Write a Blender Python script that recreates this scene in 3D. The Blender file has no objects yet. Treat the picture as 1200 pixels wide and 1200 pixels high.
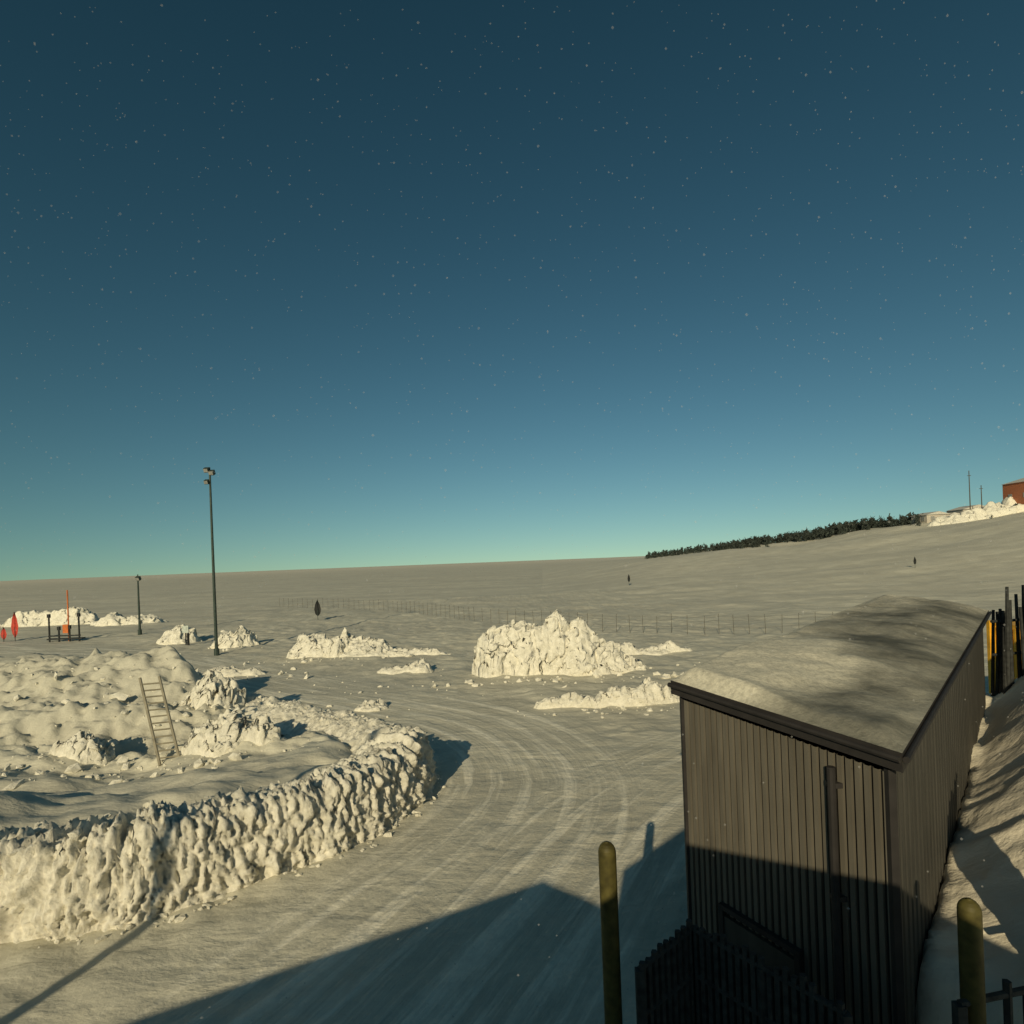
import bpy, math, random
import numpy as np
from mathutils import Vector, Matrix
random.seed(5); rng=np.random.default_rng(5)
scene=bpy.context.scene
scene.view_settings.view_transform='Standard'
scene.view_settings.look='None'
scene.view_settings.exposure=0
# ------------------------------------------------------------------ noise
def h3(ix,iy,iz,seed):
    n=(ix.astype(np.int64)*374761393+iy.astype(np.int64)*668265263+iz.astype(np.int64)*2147483647+seed*974711)&0xFFFFFFFF
    n=((n^(n>>13))*1274126177)&0xFFFFFFFF
    n=((n^(n>>16))*2246822519)&0xFFFFFFFF
    n=n^(n>>15)
    return (n&0xFFFFFF)/float(0xFFFFFF)
def vn(x,y,z,seed=0):
    x=np.asarray(x,float);y=np.asarray(y,float);z=np.asarray(z,float)+0*x
    ix=np.floor(x);iy=np.floor(y);iz=np.floor(z)
    fx=x-ix;fy=y-iy;fz=z-iz
    fx=fx*fx*fx*(fx*(fx*6-15)+10);fy=fy*fy*fy*(fy*(fy*6-15)+10);fz=fz*fz*fz*(fz*(fz*6-15)+10)
    r=0
    for a in (0,1):
        for b in (0,1):
            for c in (0,1):
                w=(fx if a else 1-fx)*(fy if b else 1-fy)*(fz if c else 1-fz)
                r=r+w*h3(ix+a,iy+b,iz+c,seed)
    return r*2-1
def fbm(x,y,z,o=4,seed=0,g=.5):
    r=0;a=1;f=1
    for i in range(o):
        r=r+a*vn(x*f,y*f,np.asarray(z)*f,seed+i*17);a*=g;f*=2.03
    return r
def ridged(x,y,z,o=4,seed=0):
    r=0;a=.5;f=1
    for i in range(o):
        r=r+a*(1-np.abs(vn(x*f,y*f,np.asarray(z)*f,seed+i*13))*1.6);a*=.5;f*=2.1
    return r
def worley(x,y,z,seed=0):
    x=np.asarray(x,float);y=np.asarray(y,float);z=np.asarray(z,float)+0*x
    ix=np.floor(x);iy=np.floor(y);iz=np.floor(z)
    f1=np.full(x.shape,9.);f2=np.full(x.shape,9.);cid=np.zeros(x.shape)
    for a in (-1,0,1):
        for b in (-1,0,1):
            for c in (-1,0,1):
                cx=ix+a;cy=iy+b;cz=iz+c
                px=cx+h3(cx,cy,cz,seed+1);py=cy+h3(cx,cy,cz,seed+2);pz=cz+h3(cx,cy,cz,seed+3)
                d=np.sqrt((px-x)**2+(py-y)**2+(pz-z)**2)
                m=d<f1
                f2=np.where(m,f1,np.minimum(f2,d))
                cid=np.where(m,h3(cx,cy,cz,seed+4),cid)
                f1=np.where(m,d,f1)
    return f1,f2,cid
def ss(a,b,x):
    t=np.clip((x-a)/(b-a),0,1);return t*t*(3-2*t)
# ------------------------------------------------------------------ materials
def newmat(name):
    m=bpy.data.materials.new(name);m.use_nodes=True
    nt=m.node_tree;b=nt.nodes['Principled BSDF'];return m,nt,b
def simple(name,col,rough=.6,metal=0,var=.25,scale=6,bump=0.0):
    m,nt,b=newmat(name)
    tc=nt.nodes.new('ShaderNodeTexCoord');n=nt.nodes.new('ShaderNodeTexNoise')
    n.inputs['Scale'].default_value=scale;n.inputs['Detail'].default_value=6
    nt.links.new(tc.outputs['Object'],n.inputs['Vector'])
    r=nt.nodes.new('ShaderNodeValToRGB')
    r.color_ramp.elements[0].position=.3;r.color_ramp.elements[1].position=.7
    r.color_ramp.elements[0].color=[c*(1-var) for c in col]+[1]
    r.color_ramp.elements[1].color=[min(1,c*(1+var)) for c in col]+[1]
    nt.links.new(n.outputs['Fac'],r.inputs['Fac']);nt.links.new(r.outputs['Color'],b.inputs['Base Color'])
    b.inputs['Roughness'].default_value=rough;b.inputs['Metallic'].default_value=metal
    b.inputs['Specular IOR Level'].default_value=.3
    if bump:
        bp=nt.nodes.new('ShaderNodeBump');bp.inputs['Strength'].default_value=bump;bp.inputs['Distance'].default_value=.02
        nt.links.new(n.outputs['Fac'],bp.inputs['Height']);nt.links.new(bp.outputs['Normal'],b.inputs['Normal'])
    return m
def snowmat(name,lo=(.66,.63,.52),hi=(.92,.88,.76),scale=4,bump=.9,dist=.10):
    m,nt,b=newmat(name);L=nt.links
    tc=nt.nodes.new('ShaderNodeTexCoord')
    n=nt.nodes.new('ShaderNodeTexNoise');n.inputs['Scale'].default_value=scale;n.inputs['Detail'].default_value=10;n.inputs['Roughness'].default_value=.72
    L.new(tc.outputs['Object'],n.inputs['Vector'])
    r=nt.nodes.new('ShaderNodeValToRGB');r.color_ramp.elements[0].position=.35;r.color_ramp.elements[1].position=.6
    r.color_ramp.elements[0].color=(*lo,1);r.color_ramp.elements[1].color=(*hi,1)
    L.new(n.outputs['Fac'],r.inputs['Fac']);L.new(r.outputs['Color'],b.inputs['Base Color'])
    bp=nt.nodes.new('ShaderNodeBump');bp.inputs['Strength'].default_value=bump;bp.inputs['Distance'].default_value=dist
    L.new(n.outputs['Fac'],bp.inputs['Height']);L.new(bp.outputs['Normal'],b.inputs['Normal'])
    b.inputs['Roughness'].default_value=.75;b.inputs['Specular IOR Level'].default_value=.15
    return m
M_lump=snowmat('snow_broken')
M_black=simple('black_paint',(.02,.022,.022))
M_pole=simple('galvanised_dark',(.05,.07,.06),.5,.3)
M_red=simple('red_fabric',(.5,.06,.04))
M_orange=simple('orange_paint',(.6,.16,.04))
M_wood=simple('weathered_wood',(.09,.08,.06),.8,var=.4,scale=12)
M_dkwood=simple('dark_timber',(.04,.042,.04),.8,var=.4,scale=12)
M_yellow=simple('yellow_paint',(.85,.42,.03),.5,scale=3)
M_yelpost=simple('olive_yellow_post_paint',(.085,.072,.02),.6,var=.4,scale=9)
M_metal=simple('ladder_metal',(.30,.27,.20),.5,.1)
M_glass=simple('lamp_glass',(.3,.3,.28),.2)
M_tree=simple('dark_foliage',(.04,.05,.042),.9,var=.5,scale=1)
# ------------------------------------------------------------------ mesh helpers
def mkmesh(name,V,F,mats,smooth=False,mi=None,parent=None):
    me=bpy.data.meshes.new(name)
    me.from_pydata([tuple(v) for v in V] if not isinstance(V,np.ndarray) else V.tolist(),[],F if not isinstance(F,np.ndarray) else F.tolist())
    for m in (mats if isinstance(mats,(list,tuple)) else [mats]): me.materials.append(m)
    if smooth: me.polygons.foreach_set('use_smooth',[True]*len(me.polygons))
    if mi is not None: me.polygons.foreach_set('material_index',mi)
    me.update()
    o=bpy.data.objects.new(name,me);scene.collection.objects.link(o)
    if parent: o.parent=parent
    return o
def gridfaces(nu,nv):
    i=np.arange(nu-1)[:,None]*nv+np.arange(nv-1)[None,:]
    i=i.ravel();return np.stack([i,i+nv,i+nv+1,i+1],1)
class B:
    def __init__(s): s.V=[];s.F=[];s.M=[]
    def add(s,V,F,m=0):
        o=len(s.V);s.V+= [tuple(v) for v in V];s.F+=[tuple(i+o for i in f) for f in F];s.M+=[m]*len(F)
    def tube(s,p,q,r,r2=None,m=0,n=8,cap=True):
        p=Vector(p);q=Vector(q);r2=r if r2 is None else r2
        d=(q-p).normalized();a=d.orthogonal().normalized();b=d.cross(a)
        V=[];
        for c,rr in((p,r),(q,r2)):
            for i in range(n):
                t=2*math.pi*i/n;V.append(c+a*math.cos(t)*rr+b*math.sin(t)*rr)
        F=[(i,(i+1)%n,n+(i+1)%n,n+i) for i in range(n)]
        if cap:F+=[tuple(range(n))[::-1],tuple(range(n,2*n))]
        s.add(V,F,m)
    def box(s,c,size,m=0,rot=None):
        V=[]
        for x in(-.5,.5):
            for y in(-.5,.5):
                for z in(-.5,.5):
                    v=Vector((x*size[0],y*size[1],z*size[2]))
                    if rot is not None:v=rot@v
                    V.append(Vector(c)+v)
        s.add(V,[(0,1,3,2),(4,6,7,5),(0,4,5,1),(2,3,7,6),(0,2,6,4),(1,5,7,3)],m)
    def prism(s,poly,d,m=0):
        n=len(poly);d=Vector(d);V=[Vector(p) for p in poly]+[Vector(p)+d for p in poly]
        s.add(V,[tuple(range(n))[::-1],tuple(range(n,2*n))]+[(i,(i+1)%n,n+(i+1)%n,n+i) for i in range(n)],m)
    def done(s,name,mats,smooth=False,parent=None):
        return mkmesh(name,s.V,s.F,mats,smooth,s.M,parent)
def catmull(P,step):
    P=[np.array(p,float) for p in P];P=[2*P[0]-P[1]]+P+[2*P[-1]-P[-2]];out=[]
    for i in range(1,len(P)-2):
        n=max(2,int(np.linalg.norm(P[i+1]-P[i])/step))
        for k in range(n):
            t=k/n
            out.append(.5*((2*P[i])+(-P[i-1]+P[i+1])*t+(2*P[i-1]-5*P[i]+4*P[i+1]-P[i+2])*t*t+(-P[i-1]+3*P[i]-3*P[i+1]+P[i+2])*t**3))
    out.append(P[-2]);return np.array(out)
def polydist(x,y,pl):
    best=np.full(x.shape,1e9);lat=np.zeros(x.shape);al=np.zeros(x.shape);s0=0
    for i in range(len(pl)-1):
        ax,ay=pl[i][:2];bx,by=pl[i+1][:2];dx=bx-ax;dy=by-ay;L=math.hypot(dx,dy)
        t=np.clip(((x-ax)*dx+(y-ay)*dy)/(L*L),0,1)
        ex=x-ax-t*dx;ey=y-ay-t*dy;d=np.hypot(ex,ey)
        sg=np.sign(dx*(y-ay)-dy*(x-ax))
        m=d<best;best=np.where(m,d,best);lat=np.where(m,d*sg,lat);al=np.where(m,s0+t*L,al);s0+=L
    return best,lat,al
# ------------------------------------------------------------------ terrain
BERM=[(-16,9.3),(-12,9.5),(-8.68,9.84),(-7.4,10.04),(-6.26,10.56),(-5.15,11.47),(-3.8,12.5),(-2.85,14.1),(-2.39,15.9),(-2.8,17.6),(-3.95,19.3),(-5.3,20.9),(-7.7,22.8),(-11.4,26),(-15.8,30.2),(-21.3,35.9)]
bl=catmull(BERM,.6)
ROAD1=catmull([(-9,-2),(-5,4),(-1.8,9.5),(.3,13.5),(.7,17.5),(-1.2,22),(-5,25.6),(-11,30),(-19,36.5),(-30,45),(-60,60)],1.2)
ROAD2=catmull([(-4,2),(-.5,9),(2.6,14.5),(6.5,18.3),(14,21.5),(30,24),(60,26)],1.2)
def inside(x,y):
    poly=[tuple(p) for p in bl[::2]]+[(-30,42),(-90,60),(-90,9)]
    c=np.zeros(x.shape,bool);n=len(poly)
    for i in range(n):
        x1,y1=poly[i];x2,y2=poly[(i+1)%n]
        if y1==y2:continue
        m=((y1>y)!=(y2>y))&(x<(x2-x1)*(y-y1)/(y2-y1)+x1);c^=m
    return c
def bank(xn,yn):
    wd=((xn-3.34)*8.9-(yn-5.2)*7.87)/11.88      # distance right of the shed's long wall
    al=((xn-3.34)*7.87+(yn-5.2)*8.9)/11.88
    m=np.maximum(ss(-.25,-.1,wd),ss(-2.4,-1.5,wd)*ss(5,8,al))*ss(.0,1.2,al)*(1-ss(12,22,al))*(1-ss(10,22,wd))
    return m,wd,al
def terrain(x,y):
    x=np.asarray(x,float);y=np.asarray(y,float);sh=x.shape;x=x.ravel();y=y.ravel()
    z=np.zeros(x.shape)
    r=np.hypot(x,y)
    near=(np.abs(x)<100)&(y<100)&(y>-20)
    xn=x[near];yn=y[near]
    d,_,_=polydist(xn,yn,bl);ins=inside(xn,yn)
    r1,_,_=polydist(xn,yn,ROAD1);r2,_,_=polydist(xn,yn,ROAD2)
    rm=np.maximum(1-ss(2.2,3.4,r1),1-ss(1.6,3.0,r2))
    lvl=np.interp(yn,[9,12,16,20,26,36,60],[1.1,1.1,.75,.5,.55,.3,.0])*ss(-80,-30,xn)
    und=.5*fbm(xn*.16+3,yn*.24,0,4,3)+.14*fbm(xn*.7,yn*.9,0,3,8)+.12*ridged(xn*.8,yn*.9,0,4,21)
    hump=1.5*np.exp(-(((xn+21)/6)**2+((yn-27.5)/2.4)**2))+1.3*np.exp(-(((xn+14.5)/3)**2+((yn-27)/2.0)**2))+.9*np.exp(-(((xn+16)/4)**2+((yn-22.0)/1.2)**2))+.5*np.exp(-(((xn+9.5)/2)**2+((yn-23.5)/1.2)**2))
    rgh=ss(17,19,yn)*(1-ss(30,34,yn))*(.30*ridged(xn*.55,yn*.75,0,5,91)+.16*fbm(xn*2.2,yn*2.2,0,3,95))
    zi=ss(.3,2.2,d)*(lvl+und*.8+hump+rgh)
    far=ss(2,9,np.minimum(r1,r2))
    zo=far*(.12*fbm(xn*.25,yn*.25,0,4,5)+.1)+(1-rm)*.05*fbm(xn*1.3,yn*1.3,0,3,6)+.014*fbm(xn*2,yn*2,0,2,9)
    m,wd,al=bank(xn,yn)
    dr=m*(1.5+.05*np.clip(al,0,12)+np.clip(wd,0,3)*.12*np.clip(al,0,9)+.08*fbm(xn*.5,yn*.6,0,3,31)+.05*fbm(xn*1.4,yn*1.8,0,3,33))
    z[near]=np.where(ins,zi,zo+dr)
    z+=ss(60,200,r)*.5*fbm(x*.012,y*.02,0,4,12)
    t=x/np.maximum(y,1)
    hp=np.interp(t,[.05,.16,.236,.43,.687,.80,.88,1.3,3],[0,3,5.2,8.0,11.2,12.4,13.3,20,24])
    hh=hp*ss(70,210,r)*(1-.75*ss(300,900,r))*(y>-5)
    hh=hh+ss(110,200,r)*(1-ss(240,500,r))*ss(.2,.5,t)*(y>0)*(.8*fbm(x*.05,y*.05,0,4,14))
    z+=hh*(y>-5)
    z-=ss(1500,6000,r)*4
    return z.reshape(sh)
def T(x,y): return float(terrain(np.array([x]),np.array([y]))[0])
def geo(a,first,ratio,end):
    o=[];s=first
    while abs(a)<abs(end): a+=s;s*=ratio;o.append(a)
    return o
xs=np.array(sorted(geo(-30,-.14,1.055,-6500)))
xs=np.concatenate([xs,np.arange(-30,15,.1),np.array(geo(15,.13,1.05,6500))])
ys=np.concatenate([np.array(sorted(geo(0,-.5,1.2,-3000))),np.arange(0,6,.2),np.arange(6,30,.09),np.arange(30,60,.22),np.array(geo(60,.3,1.025,260)),np.array(geo(265,6,1.1,9000))])
xs=np.unique(xs);ys=np.unique(ys)
X,Y=np.meshgrid(xs,ys,indexing='ij')
Z=terrain(X,Y)
gobj_V=np.stack([X.ravel(),Y.ravel(),Z.ravel()],1)
M,nt,b=newmat('snow_ground');L=nt.links
def N(t,**k):
    n=nt.nodes.new(t)
    for a,v in k.items(): setattr(n,a,v)
    return n
at1=N('ShaderNodeAttribute',attribute_name='lane_a');at2=N('ShaderNodeAttribute',attribute_name='lane_b');at3=N('ShaderNodeAttribute',attribute_name='sun_haze_tint')
tc=N('ShaderNodeTexCoord')
def noise(vec,scale,det=5,rough=.55,dist=0):
    n=N('ShaderNodeTexNoise');n.inputs['Scale'].default_value=scale;n.inputs['Detail'].default_value=det;n.inputs['Roughness'].default_value=rough;n.inputs['Distortion'].default_value=dist
    L.new(vec,n.inputs['Vector']);return n.outputs['Fac']
def math_(op,a,b_=None,c=None):
    n=N('ShaderNodeMath',operation=op)
    for i,v in enumerate((a,b_,c)):
        if v is None:continue
        if isinstance(v,(int,float)):n.inputs[i].default_value=v
        else:L.new(v,n.inputs[i])
    return n.outputs[0]
def mapp(vec,s):
    n=N('ShaderNodeMapping');n.inputs['Scale'].default_value=s;L.new(vec,n.inputs['Vector']);return n.outputs[0]
def ramp(f,p0,p1,c0=(0,0,0,1),c1=(1,1,1,1)):
    n=N('ShaderNodeValToRGB');n.color_ramp.elements[0].position=p0;n.color_ramp.elements[1].position=p1
    n.color_ramp.elements[0].color=c0;n.color_ramp.elements[1].color=c1;L.new(f,n.inputs['Fac']);return n.outputs[0]
def mix(f,a,b_):
    n=N('ShaderNodeMix',data_type='RGBA')
    if isinstance(f,float):n.inputs[0].default_value=f
    else:L.new(f,n.inputs[0])
    for s,v in((6,a),(7,b_)):
        if isinstance(v,tuple):n.inputs[s].default_value=v
        else:L.new(v,n.inputs[s])
    return n.outputs[2]
def sep(v):
    n=N('ShaderNodeSeparateXYZ');L.new(v,n.inputs[0]);return n.outputs
s1=sep(at1.outputs['Vector']);s2=sep(at2.outputs['Vector'])
trA=noise(mapp(at1.outputs['Vector'],(1,.055,0)),2.2,6,.6)
trB=noise(mapp(at2.outputs['Vector'],(1,.05,0)),2.6,6,.6)
lineA=ramp(trA,.50,.60);lineB=ramp(trB,.52,.62)
tr=math_('MAXIMUM',math_('MULTIPLY',lineA,s1[2]),math_('MULTIPLY',lineB,s2[2]))
nb=noise(tc.outputs['Object'],.35,8,.6)
ns=noise(mapp(tc.outputs['Object'],(.35,1,1)),.12,8,.65)
nf=noise(tc.outputs['Object'],5,6,.6)
base=mix(ramp(nb,.35,.65),(.59,.56,.45,1),(.75,.715,.58,1))
base=mix(math_('MULTIPLY',ramp(ns,.42,.6),.6),base,(.49,.475,.40,1))
base=mix(math_('MULTIPLY',tr,.85),base,(.95,.90,.75,1))
base=mix(math_('MULTIPLY',ramp(nf,.4,.7),.3),base,(.46,.44,.37,1))
base=mix(at3.outputs['Fac'],base,(.94,.85,.68,1))  # paints sunlight on the bank and haze on the far plain into the colour
L.new(base,b.inputs['Base Color'])
b.inputs['Roughness'].default_value=.7;b.inputs['Specular IOR Level'].default_value=.2
hgt=math_('ADD',math_('MULTIPLY',math_('MULTIPLY',trA,s1[2]),.085),math_('MULTIPLY',math_('MULTIPLY',trB,s2[2]),.07))
hgt=math_('ADD',hgt,math_('MULTIPLY',nf,.035))
hgt=math_('ADD',hgt,math_('MULTIPLY',noise(mapp(tc.outputs['Object'],(.4,1,1)),1.3,6,.6,.4),.09))
bp=N('ShaderNodeBump');bp.inputs['Strength'].default_value=.8;bp.inputs['Distance'].default_value=1.0
L.new(hgt,bp.inputs['Height']);L.new(bp.outputs['Normal'],b.inputs['Normal'])
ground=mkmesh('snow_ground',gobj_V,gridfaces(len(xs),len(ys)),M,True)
for nm,rd,w0,w1 in(('lane_a',ROAD1,2.0,3.4),('lane_b',ROAD2,1.5,3.0)):
    x=X.ravel();y=Y.ravel();v=np.zeros((len(x),3),np.float32)
    k=(np.abs(x)<90)&(y<90)&(y>-15)
    d,la,al=polydist(x[k],y[k],rd);v[k,0]=la;v[k,1]=al;v[k,2]=(1-ss(w0,w1,d))
    a=ground.data.attributes.new(nm,'FLOAT_VECTOR','POINT');a.data.foreach_set('vector',v.ravel())
sun_haze=.85*bank(X.ravel(),Y.ravel())[0]+.4*ss(350,1600,np.hypot(X.ravel(),Y.ravel()))  # painted light mask: sunlit look on the bank, horizon haze growing with distance
a=ground.data.attributes.new('sun_haze_tint','FLOAT','POINT');a.data.foreach_set('value',sun_haze.astype(np.float32))
# ------------------------------------------------------------------ berm
bp_=catmull(BERM,.035);n=len(bp_)
tan=np.gradient(bp_,axis=0);k=np.ones(31)/31
tan=np.stack([np.convolve(np.pad(tan[:,i],15,'edge'),k,'valid') for i in(0,1)],1)
tan/=np.linalg.norm(tan,axis=1)[:,None];nin=np.stack([-tan[:,1],tan[:,0]],1)
sl=np.concatenate([[0],np.cumsum(np.linalg.norm(np.diff(bp_,axis=0),axis=1))])
yy=bp_[:,1];frac=np.interp(yy,[9,14,16,18.5,22,30,36],[1.42,1.5,1.4,.95,.85,.65,.5])
frac=frac*(1+.08*fbm(sl*.7,0*sl,0,3,41)+.16*(worley(sl*4.2,0*sl,0,77)[2]-.5)+.05*fbm(sl*7,0*sl,0,2,43))
prof_o=np.array([-.15,-.02,.05,.13,.22,.34,.55,.95,1.5,2.2]);prof_h=np.array([-.08,.04,.26,.55,.82,.96,1.0,.95,.84,.5])
nv=80;v=np.linspace(0,1,nv)**1.25;arc=np.concatenate([[0],np.cumsum(np.hypot(np.diff(prof_o),np.diff(prof_h)*1.5))]);arc/=arc[-1]
po=np.interp(v,arc,prof_o);ph=np.interp(v,arc,prof_h)
PX=bp_[:,0][:,None]+nin[:,0][:,None]*po[None,:];PY=bp_[:,1][:,None]+nin[:,1][:,None]*po[None,:]
PZ=frac[:,None]*ph[None,:]
S=np.repeat(sl[:,None],nv,1);O=np.repeat(po[None,:],n,0)
wS=S+.10*fbm(S*2,O*2,PZ*2,3,48)
f1,f2,c=worley(wS*5.4,O*2.6,PZ*2.1,50)
g1,g2,c2=worley(wS*11,O*9,PZ*5,60)
rd=ridged(wS*3.6,O*2,PZ*1.3,4,66)
disp=.17*(c-.5)+.18*np.clip(f2-f1,0,.5)+.20*(rd-.45)+.06*np.clip(g2-g1,0,.5)+.08*(c2-.5)+.05*fbm(S*14,O*14,PZ*12,2,68)
env=(ss(0,.08,v)*(1-.75*ss(.6,1,v)))[None,:]
nz=np.gradient(po)[None,:];nh=-np.gradient(ph)[None,:];ln=np.hypot(nz,nh)
ox=nh/ln;oz=nz/ln
D=disp*env*np.interp(yy,[9,16,20,36],[1,1,.75,.6])[:,None]
PX=PX+nin[:,0][:,None]*D*ox;PY=PY+nin[:,1][:,None]*D*ox;PZ=PZ+D*oz*.8
mkmesh('snow_berm',np.stack([PX.ravel(),PY.ravel(),PZ.ravel()],1),gridfaces(n,nv)[:,::-1],M_lump,True)
# ------------------------------------------------------------------ snow piles
def pile(name,cx,cy,rx,ry,peaks,seed,res=150,rough=.35,cell=1.6):
    u=np.linspace(-1,1,res);U,V_=np.meshgrid(u,u,indexing='ij')
    x=cx+U*rx;y=cy+V_*ry
    h=np.zeros(U.shape)
    wx=U+.12*fbm(U*2.5,V_*2.5,0,4,seed+3);wy=V_+.12*fbm(U*2.5,V_*2.5,5,4,seed+4)
    for(px,py,pr,ph_,sh) in peaks:
        d=np.hypot((wx-px)*1.0,(wy-py)*.9)/pr
        h=np.maximum(h,ph_*np.clip(1-d**sh,0,1))
    e=ss(0,.35,h)
    wx2=x*cell+.3*fbm(x*cell,y*cell,0,2,seed+5)
    f1,f2,c=worley(wx2,y*cell,h*cell*.7,seed)
    g1,g2,c2=worley(x*cell*2.6,y*cell*2.6,h*cell*2.6,seed+9)
    rr=ridged(x*cell*.8,y*cell*.8,h*cell*.5,5,seed+7)
    dz=rough*((c-.5)*.9+np.clip(f2-f1,0,.5)*.6+(rr-.45)*1.0+(.5-g1)*.2+(c2-.5)*.3+.15*fbm(x*cell*5,y*cell*5,h*5,2,seed+2))
    base=terrain(x,y)
    z=base-.15+h+dz*e+.15*ss(0,.1,h)
    x=x+e*rough*.7*(c2-.5);y=y+e*rough*.8*(c-.5)
    mkmesh(name,np.stack([x.ravel(),y.ravel(),z.ravel()],1),gridfaces(res,res),M_lump,True)
pile('snow_pile',1.9,31.6,4.9,3.2,[(-.60,-.05,.26,2.05,4),(-.40,0,.30,2.4,3.5),(-.12,.05,.30,2.45,3),(.08,.05,.34,2.95,1.9),(.30,0,.40,2.6,1.7),(.52,0,.42,1.3,1.1)],100,260,.42,1.25)
pile('snow_pile',-12.3,40.6,4.4,2.4,[(.2,0,.28,1.9,1.2),(.5,0,.4,.9,1.5),(-.35,0,.45,1.3,1.5),(-.05,0,.4,1.0,2)],110,150,.4,1.3)
pile('snow_pile',-22.4,47.6,2.8,2,[(-.2,0,.5,1.2,1.6),(.25,0,.45,1.7,1.4)],120,110,.4,1.2)
pile('snow_pile',-28.7,51.6,2.6,2,[(0,0,.6,1.5,1.3),(-.4,0,.4,.9,1.4)],130,110,.4,1.2)
pile('snow_pile',-8.2,39.5,4.2,1.6,[(-.4,0,.45,.55,1.4),(.1,0,.4,.45,1.4),(.5,0,.4,.35,1.5)],135,110,.25,1.6)
pile('snow_pile',3.6,24.2,3.2,1.2,[(-.6,0,.3,.35,2),(-.2,0,.4,.45,2),(.2,0,.45,.65,2),(.6,0,.4,.75,2)],140,150,.22,2.4)
pile('snow_pile',8.3,36.5,4,1.6,[(-.5,0,.4,.6,1.6),(0,0,.5,.3,1.6),(.3,0,.3,.5,1.3)],150,120,.25,1.5)
pile('snow_pile',-58,76,7,3,[(-.4,0,.5,1.8,2),(.2,0,.5,2.1,2),(.6,0,.35,1.1,1.5)],160,90,.5,.6)
pile('snow_pile',-47,72,5,3,[(-.2,0,.5,1.4,2),(.4,0,.5,1.0,1.6)],170,80,.5,.6)
pile('snow_pile',-6.2,25.2,1.1,.8,[(0,0,.7,.35,1.4)],180,60,.2,3)
pile('snow_pile',-5.9,33.4,2.2,1.4,[(.1,0,.5,.5,1.4),(-.4,0,.4,.3,1.5)],190,70,.3,2)
pile('snow_pile',-16.4,34.6,2.6,1.3,[(-.2,0,.6,.5,1.5),(.4,0,.4,.3,1.5)],200,70,.2,2)
pile('snow_pile',-13.6,18.8,1.5,1.0,[(0,0,.6,.75,1.4),(-.4,0,.35,.4,1.4)],210,90,.3,2.6)
pile('snow_pile',-8.7,18.3,1.9,1.1,[(-.2,0,.6,.9,1.5),(.4,0,.4,.6,1.4)],230,100,.35,2.4)
pile('snow_pile',-11.9,23.5,1.8,1.3,[(0,0,.6,1.2,1.5),(-.4,0,.3,.7,1.4)],240,100,.4,2.2)
pile('snow_pile',-19,32.5,2.6,1.6,[(0,0,.6,1.2,1.5),(.5,0,.3,.7,1.4)],250,100,.4,2.)
# rubble blocks
import bmesh
bm=bmesh.new();bmesh.ops.create_icosphere(bm,subdivisions=1,radius=1);icoV=np.array([v.co[:] for v in bm.verts]);icoF=np.array([[v.index for v in f.verts] for f in bm.faces]);bm.free()
Vs=[];Fs=[];o=0
def chunk(x,y,z,s):
    global o
    q=np.array(Matrix.Rotation(random.random()*6.3,3,Vector((random.gauss(0,1),random.gauss(0,1),random.gauss(0,1))).normalized()))
    p=icoV*(1+rng.uniform(-.38,.3,(len(icoV),1)))
    p=p*np.array([s*random.uniform(.7,1.5),s*random.uniform(.5,1.1),s*random.uniform(.4,.9)])
    Vs.append(p@q.T+np.array([x,y,z]));Fs.append(icoF+o);o+=len(icoV)
def bunch(cx,cy,rx,ry,nn,s0,s1,up=0):
    for i in range(nn):
        a=random.gauss(0,.5);b2=random.gauss(0,.5);x=cx+a*rx;y=cy+b2*ry
        s=s0+(s1-s0)*random.random()**3.5
        chunk(x,y,T(x,y)+s*.1+up,s)
for i in range(420):
    j=random.randrange(60,n-1);off=random.uniform(-.35,.0);s=.02+.07*random.random()**3
    chunk(bp_[j,0]+nin[j,0]*off,bp_[j,1]+nin[j,1]*off,s*.2,s)
for i in range(420):
    j=random.randrange(60,n-1);off=random.uniform(.25,1.2);s=.03+.08*random.random()**2
    chunk(bp_[j,0]+nin[j,0]*off,bp_[j,1]+nin[j,1]*off,frac[j]*.98,s)
bunch(1.5,29.2,7,1.2,70,.04,.25);bunch(3.6,23.2,4,.8,50,.03,.13);bunch(-12.3,38.5,7,1.2,30,.06,.25)
bunch(-13,18.2,5,2.4,120,.03,.25);bunch(-8.8,17.6,3.4,1.5,80,.03,.22);bunch(-12,22.5,6,3,110,.04,.28);bunch(-22,46,8,3,12,.1,.25)
bunch(-6,30,8,5,30,.03,.12);bunch(6,33,8,3,30,.04,.16);bunch(-17,33,6,2,40,.05,.25);bunch(-18,26,8,3,80,.04,.22)
mkmesh('snow_rubble',np.concatenate(Vs),np.concatenate(Fs),M_lump,False)
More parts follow.
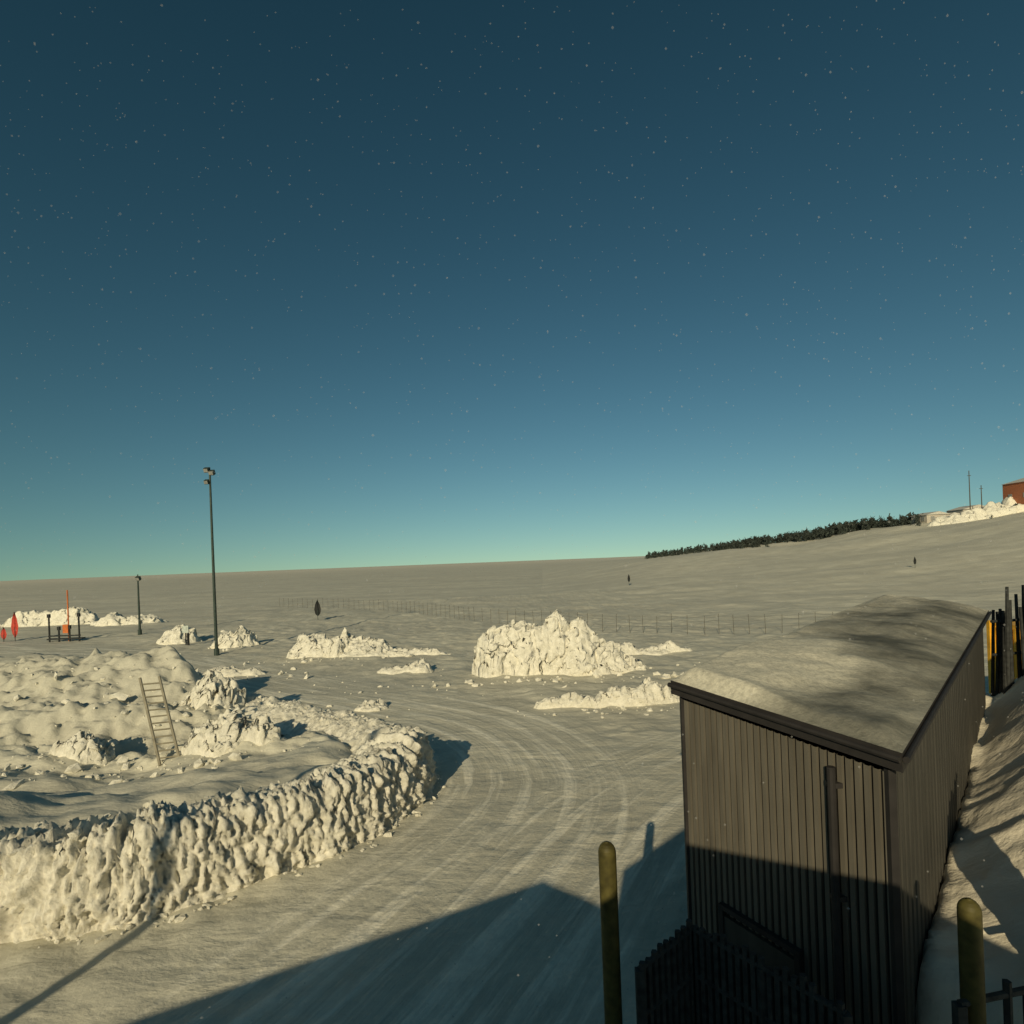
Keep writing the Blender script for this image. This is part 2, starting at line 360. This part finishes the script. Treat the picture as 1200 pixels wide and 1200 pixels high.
# ------------------------------------------------------------------ shed
shed=bpy.data.objects.new('metal_shed',None);scene.collection.objects.link(shed)
RA=Vector((1.97,7.65,4.39));RB=Vector((3.33,5.2,4.19));RC=Vector((11.2,14.1,4.40));RD=Vector((9.93,16.05,4.70))
def wallmat(name,c0,c1):
    m,nt_,b_=newmat(name);l=nt_.links
    tc_=nt_.nodes.new('ShaderNodeTexCoord');mp=nt_.nodes.new('ShaderNodeMapping');mp.inputs['Scale'].default_value=(3,3,.5)
    l.new(tc_.outputs['Object'],mp.inputs[0]);nn=nt_.nodes.new('ShaderNodeTexNoise');nn.inputs['Scale'].default_value=2;nn.inputs['Detail'].default_value=8
    l.new(mp.outputs[0],nn.inputs['Vector']);r=nt_.nodes.new('ShaderNodeValToRGB')
    r.color_ramp.elements[0].position=.3;r.color_ramp.elements[1].position=.7;r.color_ramp.elements[0].color=(*c0,1);r.color_ramp.elements[1].color=(*c1,1)
    l.new(nn.outputs['Fac'],r.inputs[0]);l.new(r.outputs[0],b_.inputs['Base Color']);b_.inputs['Roughness'].default_value=.6;b_.inputs['Specular IOR Level'].default_value=.2
    return m
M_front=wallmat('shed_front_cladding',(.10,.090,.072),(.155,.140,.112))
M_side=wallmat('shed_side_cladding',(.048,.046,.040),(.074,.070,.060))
M_groove=simple('shed_groove',(.016,.015,.013),.8)
M_trim=simple('shed_trim',(.028,.025,.024),.7)
def inset(p,q,r_,d=.13):
    a=(q-p);a.z=0;c_=(r_-p);c_.z=0
    return p+a.normalized()*d+c_.normalized()*d-Vector((0,0,.24))
WA=inset(RA,RB,RD);WB=inset(RB,RA,RC);WC=inset(RC,RB,RD);WD=inset(RD,RC,RA)
def corr(p,q,pitch,depth,name,mat,z0=-.3):
    d=q-p;L_=math.hypot(d.x,d.y);nr=int(L_/pitch);nx=Vector((d.y,-d.x,0)).normalized()
    V=[];F=[];MI=[]
    for i in range(nr):
        for (f,dd) in((0,0),(.28,0),(.36,depth),(.92,depth)):
            t=(i+f)/nr;c_=p+d*t+nx*dd
            V+=[(c_.x,c_.y,z0),(c_.x,c_.y,c_.z)];MI.append(1 if f in(0,) else 0)
    V+=[(q.x,q.y,z0),(q.x,q.y,q.z)]
    F=[(2*i,2*i+2,2*i+3,2*i+1) for i in range(len(V)//2-1)]
    mkmesh(name,V,F,[mat,M_groove],False,MI,shed)
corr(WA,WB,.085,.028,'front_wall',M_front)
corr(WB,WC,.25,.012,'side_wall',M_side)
corr(WC,WD,.12,.02,'back_wall',M_front)
corr(WD,WA,.12,.02,'north_wall',M_front)
bb=B();top=[RA,RB,RC,RD];bot=[p-Vector((0,0,.17)) for p in top]
bb.add(top+bot,[(7,6,5,4)]+[(i,4+i,4+(i+1)%4,(i+1)%4) for i in range(4)],0)
bb.done('fascia',[M_trim],parent=shed)
bb=B()
for p,q in((RA,RB),(RB,RC)):
    d=(q-p);nx=Vector((d.y,-d.x,0)).normalized()*.03
    bb.tube(p+nx-Vector((0,0,.05)),q+nx-Vector((0,0,.05)),.03,n=8)
bb.done('gutter',[M_trim],parent=shed)
nu,nw=60,200;u=np.linspace(0,1,nu);w=np.linspace(0,1,nw);U,W=np.meshgrid(u,w,indexing='ij')
P=[np.array(p) for p in(RA,RB,RC,RD)]
G=(1-U)[...,None]*(1-W)[...,None]*P[0]+U[...,None]*(1-W)[...,None]*P[1]+U[...,None]*W[...,None]*P[2]+(1-U)[...,None]*W[...,None]*P[3]
crown=.08*np.clip(1-np.abs(U-.62)*2.2,0,1)*ss(.0,.35,W)
edge=np.minimum(np.minimum(U,1-U)*2.7,np.minimum(W,1-W)*12)
drift=.12*ss(.72,.3,U+.14*fbm(G[...,0]*.8,G[...,1]*.8,0,3,73))*ss(.46,.22,W)+.035*ss(.62,.78,W)*ss(.15,.4,U)*ss(1.0,.75,U)
G[...,2]+=crown*ss(0,.5,edge)+.004+ss(0,.25,edge)*(.035+.045*fbm(G[...,0]*.9,G[...,1]*.9,0,4,71)+.02*ridged(G[...,0]*2,G[...,1]*2,0,3,72)+drift)
sc=ss(.8,.3,U+.15*fbm(G[...,0],G[...,1],0,3,73))*ss(.48,.2,W)*1.2+.3*ss(.62,.8,W)*ss(.7,.4,U)+.35*ss(.92,1,W)+.3*ss(.12,0,U)-.4*np.exp(-((U-.6)/.2)**2-((W-.28)/.1)**2)-.3*np.exp(-((U-.6)/.2)**2-((W-.75)/.1)**2)
m,nt,b=newmat('roof_snow_dusting');L=nt.links
tc=N('ShaderNodeTexCoord');at=N('ShaderNodeAttribute',attribute_name='cover')
nz1=noise(tc.outputs['Object'],.8,8,.65);nz2=noise(tc.outputs['Object'],16,6,.75)
cov=math_('ADD',math_('MULTIPLY',at.outputs['Fac'],.45),nz1)
cc=mix(ramp(cov,.34,.88),(.12,.12,.10,1),(.76,.71,.57,1));cc=mix(math_('MULTIPLY',ramp(nz2,.42,.62),.35),cc,(.13,.13,.11,1))
L.new(cc,b.inputs['Base Color']);b.inputs['Roughness'].default_value=.85;b.inputs['Specular IOR Level'].default_value=.1
bp=N('ShaderNodeBump');bp.inputs['Distance'].default_value=.08;bp.inputs['Strength'].default_value=.7;L.new(math_('ADD',nz1,math_('MULTIPLY',nz2,.3)),bp.inputs['Height']);L.new(bp.outputs['Normal'],b.inputs['Normal'])
rf=mkmesh('roof',G.reshape(-1,3),gridfaces(nu,nw),m,True,None,shed)
a=rf.data.attributes.new('cover','FLOAT','POINT');a.data.foreach_set('value',sc.ravel().astype(np.float32))
bb=B();fd=(WB-WA);fd.z=0;fdn=fd.normalized();nx=Vector((fd.y,-fd.x,0)).normalized()
pt=WA+(WB-WA)*.80+nx*.10
bb.tube((pt.x,pt.y,3.88),(pt.x,pt.y,-.1),.04,n=10)
for zz in(3.7,2.6,1.4):bb.box((pt.x-nx.x*.04,pt.y-nx.y*.04,zz),(.12,.1,.05))
for c_ in(WA,WB):
    bb.box((c_.x+nx.x*.012,c_.y+nx.y*.012,(c_.z-.3)/2+.1),(.07,.07,c_.z+.2-.02))
bb.done('trim_and_downpipe',[M_trim],parent=shed)
bb=B()
rotm=Matrix.Rotation(math.atan2(fd.y,fd.x),3,'Z')
dc=WA+(WB-WA)*.42+nx*.05;bb.box((dc.x,dc.y,.85),(.95,.05,1.7),0,rotm)
for s in(-.5,.5):
    q=dc+fdn*s;bb.box((q.x,q.y,.88),(.06,.09,1.8),1,rotm)
bb.box((dc.x,dc.y,1.8),(1.06,.09,.06),1,rotm);q=dc+fdn*.36+nx*.05;bb.box((q.x,q.y,.9),(.12,.05,.03),1,rotm)
bb.done('door',[M_side,M_trim],parent=shed)
# ------------------------------------------------------------------ building the camera looks out from
bld=bpy.data.objects.new('station_building',None);scene.collection.objects.link(bld)
M_clad=simple('station_cladding',(.25,.12,.07),.6)
sil=[(-9.8,-.3),(-9.8,3.03),(-2.9,4.9),(-1.45,4.45),(-1.45,5.02),(-.25,5.72),(1.7,5.42),(3.6,4.3),(3.6,-.3)]
bb=B();bb.prism([(x,-.5,z) for x,z in sil],(0,-8,0));bb.done('walls_and_roof',[M_clad],parent=bld)
bb=B()
for x in(-8,-6,-4,2.4):
    bb.box((x,-.47,1.6),(1.2,.05,1.0),1)
    for dx in(-.63,.63):bb.box((x+dx,-.45,1.6),(.07,.1,1.14),0)
    for dz in(-.54,.54):bb.box((x,-.45,1.6+dz),(1.18,.1,.07),0)
bb.box((-.2,-.46,1.0),(1.0,.08,2.0),0)
bb.done('windows_and_door',[M_trim,M_glass],parent=bld)
bb=B();bb.tube((-9.7,-1.2,-.3),(-9.7,-1.2,9.0),.13,.09,n=10);bb.tube((-10.1,-1.2,8.3),(-9.3,-1.2,8.3),.03);bb.box((-9.7,-1.2,9.1),(.2,.2,.25))
bb.done('radio_mast',[M_pole])
# ------------------------------------------------------------------ yellow posts
def post(x,y,z1,r):
    bb=B();bb.tube((x,y,-.3),(x,y,z1-r),r,n=20,cap=False)
    pr=r;pz=z1-r
    for i in range(1,6):
        a=i/5*math.pi/2;rr=max(.002,r*math.cos(a));zz=z1-r+r*1.2*math.sin(a);bb.tube((x,y,pz),(x,y,zz),pr,rr,n=20,cap=(i==5));pr=rr;pz=zz
    bb.tube((x,y,.9),(x,y,1.0),r*1.03,n=20)
    bb.done('yellow_guard_post',[M_yelpost],True)
post(.87,6.2,3.03,.092)
post(3.75,5.05,2.98,.088)
# ------------------------------------------------------------------ timber steps / fence near the shed
def railing(name,pts,top,np_=1.0,mat=M_dkwood,r=.03,balu=0):
    bb=B()
    for (a_,b2) in zip(pts[:-1],pts[1:]):
        a_=Vector(a_);b2=Vector(b2);L_=(b2-a_).length;k_=max(1,int(L_/np_))
        for i in range(k_+1):
            p=a_.lerp(b2,i/k_);bb.box((p.x,p.y,p.z+top/2-.2),(.08,.08,top+.4))
        for hh in(top,top*.55):
            bb.tube(a_+Vector((0,0,hh)),b2+Vector((0,0,hh)),r)
        if balu:
            k2=int(L_/balu)
            for i in range(k2):
                p=a_.lerp(b2,(i+.5)/k2);bb.tube(p,p+Vector((0,0,top*1.02+.12*random.random())),.035,n=5)
    bb.done(name,[mat])
railing('timber_railing',[(1.12,6.0,.8),(1.75,6.3,1.0),(2.75,5.2,.9)],1.05,.5,balu=.075)
railing('timber_railing',[(3.6,5.0,1.35),(6.5,5.6,1.3)],.8,.7,balu=.3)
bb=B()
for (x,y,z0,l,lean) in((4.70,5.45,1.2,2.2,.22),(4.78,5.45,1.2,2.4,.20),(4.87,5.45,1.2,2.55,.2),(4.96,5.46,1.2,2.5,.2),(5.05,5.48,1.2,2.7,.2),(5.14,5.5,1.2,2.8,.2)):
    bb.box((x+lean*l/2,y+.1,z0+l/2),(.088,.04,l),0,Matrix.Rotation(lean,3,'Y'))
bb.tube((4.7,5.5,2.2),(5.75,5.75,2.3),.03);bb.tube((4.7,5.5,1.7),(5.75,5.75,1.7),.03)
bb.done('wooden_palisade',[M_wood])
bb=B()
for i in range(26):
    x=11.40+i*.055+random.uniform(-.03,.03);y=14.3+random.uniform(-.3,.5);z=T(x,y);hh=random.uniform(1.7,2.5)+.5*(random.random()<.2)
    bb.tube((x,y,z-.3),(x+random.uniform(-.06,.08),y+random.uniform(-.08,.08),z+hh-.25),random.uniform(.04,.07),.035,n=6)
zb=T(12,14.4)
for zz in(.7,1.5):bb.tube((11.45,14.35,zb+zz),(12.85,14.6,zb+zz),.035)
bb.done('wooden_stake_fence',[M_dkwood])
bb=B();x0,y0,z0=14.55,15.9,.9
bb.box((x0+3,y0+1.2,z0+1.35),(5.94,2.34,2.6),0)
for i in range(40):bb.box((x0+.15+i*.147,y0+.02,z0+1.35),(.07,.05,2.4),0)
for i in range(15):bb.box((x0+.02,y0+.15+i*.15,z0+1.35),(.05,.07,2.4),0)
for yx in(y0,y0+2.4):
    for xx in(x0,x0+6):bb.box((xx,yx,z0+1.35),(.12,.12,2.72),1)
bb.done('shipping_container',[M_yellow,M_yellow])
# ------------------------------------------------------------------ ladder
bb=B();a0=Vector((-10.35,17.7,.1));a1=Vector((-11.6,18.9,2.75))
a0.z=T(a0.x,a0.y)-.1
side=Vector((.82,.25,0)).normalized()*.27
for s in(-1,1):bb.tube(a0+side*s,a1+side*s,.045,n=8)
for i in range(1,13):
    p=a0.lerp(a1,i/13);bb.tube(p-side,p+side,.027,n=6)
bb.done('ladder',[M_metal])
# ------------------------------------------------------------------ lamp poles
def street(name,x,y,h,heads):
    z=T(x,y);bb=B();bb.tube((x,y,z-.4),(x,y,z+h),.12,.07,n=12);bb.tube((x,y,z-.3),(x,y,z+.5),.2,.18,n=12)
    for (dx,dz,s) in heads:
        bb.tube((x,y,z+h+dz),(x+dx,y,z+h+dz),.045)
        rm=Matrix.Rotation(.5,3,'X');bb.box((x+dx,y-.1,z+h+dz-.05),(s,.3,s*.9),0,rm);bb.box((x+dx,y-.27,z+h+dz-.12),(s*.84,.03,s*.74),1,rm)
    bb.tube((x,y,z+h),(x,y,z+h+.25),.05)
    bb.done(name,[M_pole,M_glass])
street('floodlight_pole',-21.5,43,13.3,[(-.16,.1,.34),(.2,-.1,.36),(-.18,-.75,.3)])
street('floodlight_pole',-37,59,5.7,[(.1,-.1,.4)])
# ------------------------------------------------------------------ markers
def flag(name,x,y,h,w,fh,mat,tear=False):
    z=T(x,y);bb=B();bb.tube((x,y,z-.3),(x,y,z+h),.03,n=6)
    prof=[(0,.0),(.3,.7),(.6,1),(.85,.75),(1,.1)] if tear else [(0,.9),(.5,1),(1,.85)]
    for j in range(len(prof)-1):
        (t0,w0),(t1,w1)=prof[j],prof[j+1];za=z+h-fh*t0;zb=z+h-fh*t1
        for s in range(6):
            f=lambda k,ww:(x-(w*ww/2 if tear else 0)+w*ww*k/6,y+.06*math.sin(k*1.6+t0*2))
            p0=f(s,w0);p1=f(s+1,w0);p2=f(s+1,w1);p3=f(s,w1)
            bb.add([(p0[0],p0[1],za),(p1[0],p1[1],za),(p2[0],p2[1],zb),(p3[0],p3[1],zb)],[(3,2,1,0)],1)
    bb.done(name,[M_pole,mat])
flag('marker_flag',-22.2,67.6,2.3,.8,1.9,M_black,True)
flag('marker_flag',-48.5,58,2.9,.8,2.5,M_red,True)
flag('marker_flag',20.4,105,2.0,.45,1.4,M_black,True)
flag('marker_flag',62,92,1.8,.4,1.2,M_black,True)
flag('marker_flag',-49.6,58,1.4,.7,1.2,M_red,True)
bb=B();z=T(-42,56)
for x,h in((-43.6,2.4),(-42.7,1.2),(-41.7,1.3),(-40.8,2.4)):
    bb.tube((x,56,z-.2),(x,56,z+h),.075,n=8);bb.box((x,56,z+h+.05),(.24,.18,.34))
bb.box((-42.2,56,z+.55),(3.0,.12,.12));bb.box((-42.2,56.2,z+.25),(3.3,.5,.12))
bb.tube((-42,56.3,z-.2),(-42,56.3,z+4.8),.06,n=8,m=1);bb.box((-42,55.9,z+1.2),(.5,.06,.8),1)
bb.done('road_barrier',[M_black,M_orange])
bb=B();z=T(-27.5,50);bb.tube((-27.2,49.4,z),(-27.2,49.4,z+1.5),.05);bb.box((-27.2,49.36,z+1.3),(.5,.04,.6),1);bb.tube((-26.9,49.2,z),(-26.9,49.2,z+1.0),.1,n=10)
bb.done('information_sign',[M_black,simple('white_sign',(.5,.55,.5))])
# wire snow fence across the plain
bb=B();line=catmull([(-36,92),(-17,78),(-4,60),(6,49),(14,44),(26,42)],1.1)
prev=None
for i,(x,y) in enumerate(line):
    z=T(x,y);h=1.35+.12*random.random()
    bb.tube((x,y,z-.2),(x+random.uniform(-.05,.05),y,z+h),.018,.015,n=5)
    if prev is not None:
        for t in(.5,1.0,1.25):
            bb.tube((prev[0],prev[1],prev[2]+t),(x,y,z+t),.007,n=3,cap=False)
    prev=(x,y,z)
bb.done('wire_fence',[M_wood])
# ------------------------------------------------------------------ distant trees on the hill
Vt=[];Ft=[];o2=0
def tree(x,y,h,w):
    global o2
    z=T(x,y)
    for k_ in range(26):
        f=random.random();rr=w*(1-.75*f)*random.uniform(.3,1);a=random.random()*6.28
        c=np.array([x+rr*math.cos(a)*.6,y+rr*math.sin(a)*.6,z+h*f*.85+.1]);s=h*.16
        p=np.random.default_rng(random.randrange(10**9)).normal(0,1,(3,3))*np.array([s*.8,s*.8,s*.9])
        Vt.append(c+p);Ft.append([o2,o2+1,o2+2]);o2+=3
    Vt.append(np.array([[x-.12,y,z],[x+.12,y,z],[x,y,z+h]]));Ft.append([o2,o2+1,o2+2]);o2+=3
for i in range(900):
    f=random.random();t=.225+.47*f;r=203+random.gauss(0,7)
    c=math.sqrt(1+t*t);y=r/c;x=y*t
    dens=.5+.5*math.sin(t*37)+.45
    if random.random()>dens:continue
    hh=random.uniform(1.2,2.8)*(.7+.55*ss(.2,.6,t));tree(x,y,float(hh),random.uniform(.9,1.8))
for i in range(60):
    t=random.uniform(.70,.86);r=200+random.gauss(0,6);c=math.sqrt(1+t*t);y=r/c;tree(y*t,y,random.uniform(.8,2.2),.6)
mkmesh('distant_trees',np.concatenate(Vt),Ft,M_tree)
pile('snow_pile',116,150,13,7,[(-.4,0,.4,1.8,1.6),(0,0,.4,2.9,1.5),(.45,0,.4,3.6,1.6),(.8,0,.3,2,1.5)],300,110,1.0,.3)
pile('snow_pile',127,152,10,7,[(-.4,0,.4,3,1.6),(0,0,.4,3.8,1.5),(.45,0,.4,2,1.6)],310,90,1.0,.3)
def mast(x,y,h):
    z=T(x,y);bb=B();bb.tube((x,y,z-.5),(x,y,z+h),.14,.09,n=8);bb.box((x,y,z+h*.9),(.9,.12,.12));bb.done('utility_pole',[M_wood])
mast(115.5,150,12.5);mast(120,152,8.5)
M_pale=simple('pale_cladding',(.55,.50,.42))
M_rfp=simple('house_roof_snow',(.6,.57,.5))
def cabin(name,x,y,w_,d_,h_,mat):
    z=T(x,y)-.3;bb=B();bb.box((x,y,z+h_/2),(w_,d_,h_));ya=y-d_/2-.3
    bb.prism([(x-w_/2-.3,ya,z+h_),(x+w_/2+.3,ya,z+h_),(x,ya,z+h_+w_*.14)],(0,d_+.6,0),1)
    k=max(1,int(w_/3))
    for i in range(k):
        bb.box((x-w_/2+(i+.5)*w_/k,y-d_/2-.03,z+h_*.55),(1.0,.06,1.2),2)
    for i in range(2):bb.box((x-w_/2-.03,y-d_/4+i*d_/2,z+h_*.55),(.06,1.2,1.2),2)
    bb.done(name,[mat,M_rfp,M_glass])
cabin('pale_cabin',111,158,6,6,2.2,M_pale);cabin('pale_cabin',123,160,8,6,3.0,M_pale)
cabin('red_house',134,150,13,9,7.3,simple('red_cladding',(.42,.15,.07)))
# ------------------------------------------------------------------ falling snow (ice crystals in the air)
m,nt,b=newmat('ice_crystals');L=nt.links
tr_=N('ShaderNodeBsdfTransparent');mx=N('ShaderNodeMixShader');mx.inputs[0].default_value=.11
b.inputs['Base Color'].default_value=(.8,.8,.8,1);L.new(tr_.outputs[0],mx.inputs[1]);L.new(b.outputs[0],mx.inputs[2])
L.new(mx.outputs[0],nt.nodes['Material Output'].inputs['Surface'])
oct_=np.array([[1,0,0],[-1,0,0],[0,1,0],[0,-1,0],[0,0,1],[0,0,-1]],float);of=np.array([[0,2,4],[2,1,4],[1,3,4],[3,0,4],[2,0,5],[1,2,5],[3,1,5],[0,3,5]])
nf_=5000;C=np.stack([rng.uniform(-12,13,nf_),rng.uniform(5,14,nf_),rng.uniform(.3,17,nf_)],1)
sz=rng.uniform(.011,.015,nf_)
V=(C[:,None,:]+oct_[None]*sz[:,None,None]).reshape(-1,3);F=(of[None]+6*np.arange(nf_)[:,None,None]).reshape(-1,3)
mkmesh('falling_snow',V,F,m)
# ------------------------------------------------------------------ light
elev=math.radians(22);dh=Vector((.27,.963,0)).normalized()
d=Vector((dh.x*math.cos(elev),dh.y*math.cos(elev),-math.sin(elev)))
sl_=bpy.data.lights.new('sun','SUN');sl_.energy=3.0;sl_.angle=math.radians(.5);sl_.color=(1,.85,.55)
so=bpy.data.objects.new('sun',sl_);scene.collection.objects.link(so);so.rotation_euler=d.to_track_quat('-Z','Y').to_euler();so.location=(0,-20,30)
w=bpy.data.worlds.new('World');scene.world=w;w.use_nodes=True;nt=w.node_tree;L=nt.links
sky=N('ShaderNodeTexSky',sky_type='NISHITA');sky.sun_disc=False;sky.sun_elevation=elev;sky.sun_rotation=math.atan2(-dh.x,-dh.y)
sky.air_density=1.0;sky.dust_density=.35;sky.ozone_density=1.5
tcw=N('ShaderNodeTexCoord');sx=N('ShaderNodeSeparateXYZ');cx_=N('ShaderNodeCombineXYZ');L.new(tcw.outputs['Generated'],sx.inputs[0])
zz_=math_('ADD',math_('MULTIPLY',math_('MAXIMUM',sx.outputs[2],0.0),.92),.078)
L.new(sx.outputs[0],cx_.inputs[0]);L.new(sx.outputs[1],cx_.inputs[1]);L.new(zz_,cx_.inputs[2])
nm_=N('ShaderNodeVectorMath',operation='NORMALIZE');L.new(cx_.outputs[0],nm_.inputs[0]);L.new(nm_.outputs[0],sky.inputs['Vector'])
se=N('ShaderNodeSeparateColor');L.new(sky.outputs[0],se.inputs[0]);co=N('ShaderNodeCombineColor')
for i,(g,kk) in enumerate(((1.62,.30),(1.42,.47),(1.50,.31))):
    L.new(math_('MULTIPLY',math_('POWER',se.outputs[i],g),kk),co.inputs[i])
bg=nt.nodes['Background'];bg.inputs['Strength'].default_value=.06
L.new(co.outputs[0],bg.inputs['Color'])
# ------------------------------------------------------------------ camera
cd=bpy.data.cameras.new('camera');cam=bpy.data.objects.new('camera',cd);scene.collection.objects.link(cam)
cd.sensor_width=36;cd.lens=21;cd.shift_y=.0475;cd.clip_start=.05;cd.clip_end=20000
cam.matrix_world=Matrix.Translation((0,0,6))@Matrix.Rotation(math.radians(90),4,'X')@Matrix.Rotation(math.radians(-2.2),4,'Z')
scene.camera=cam
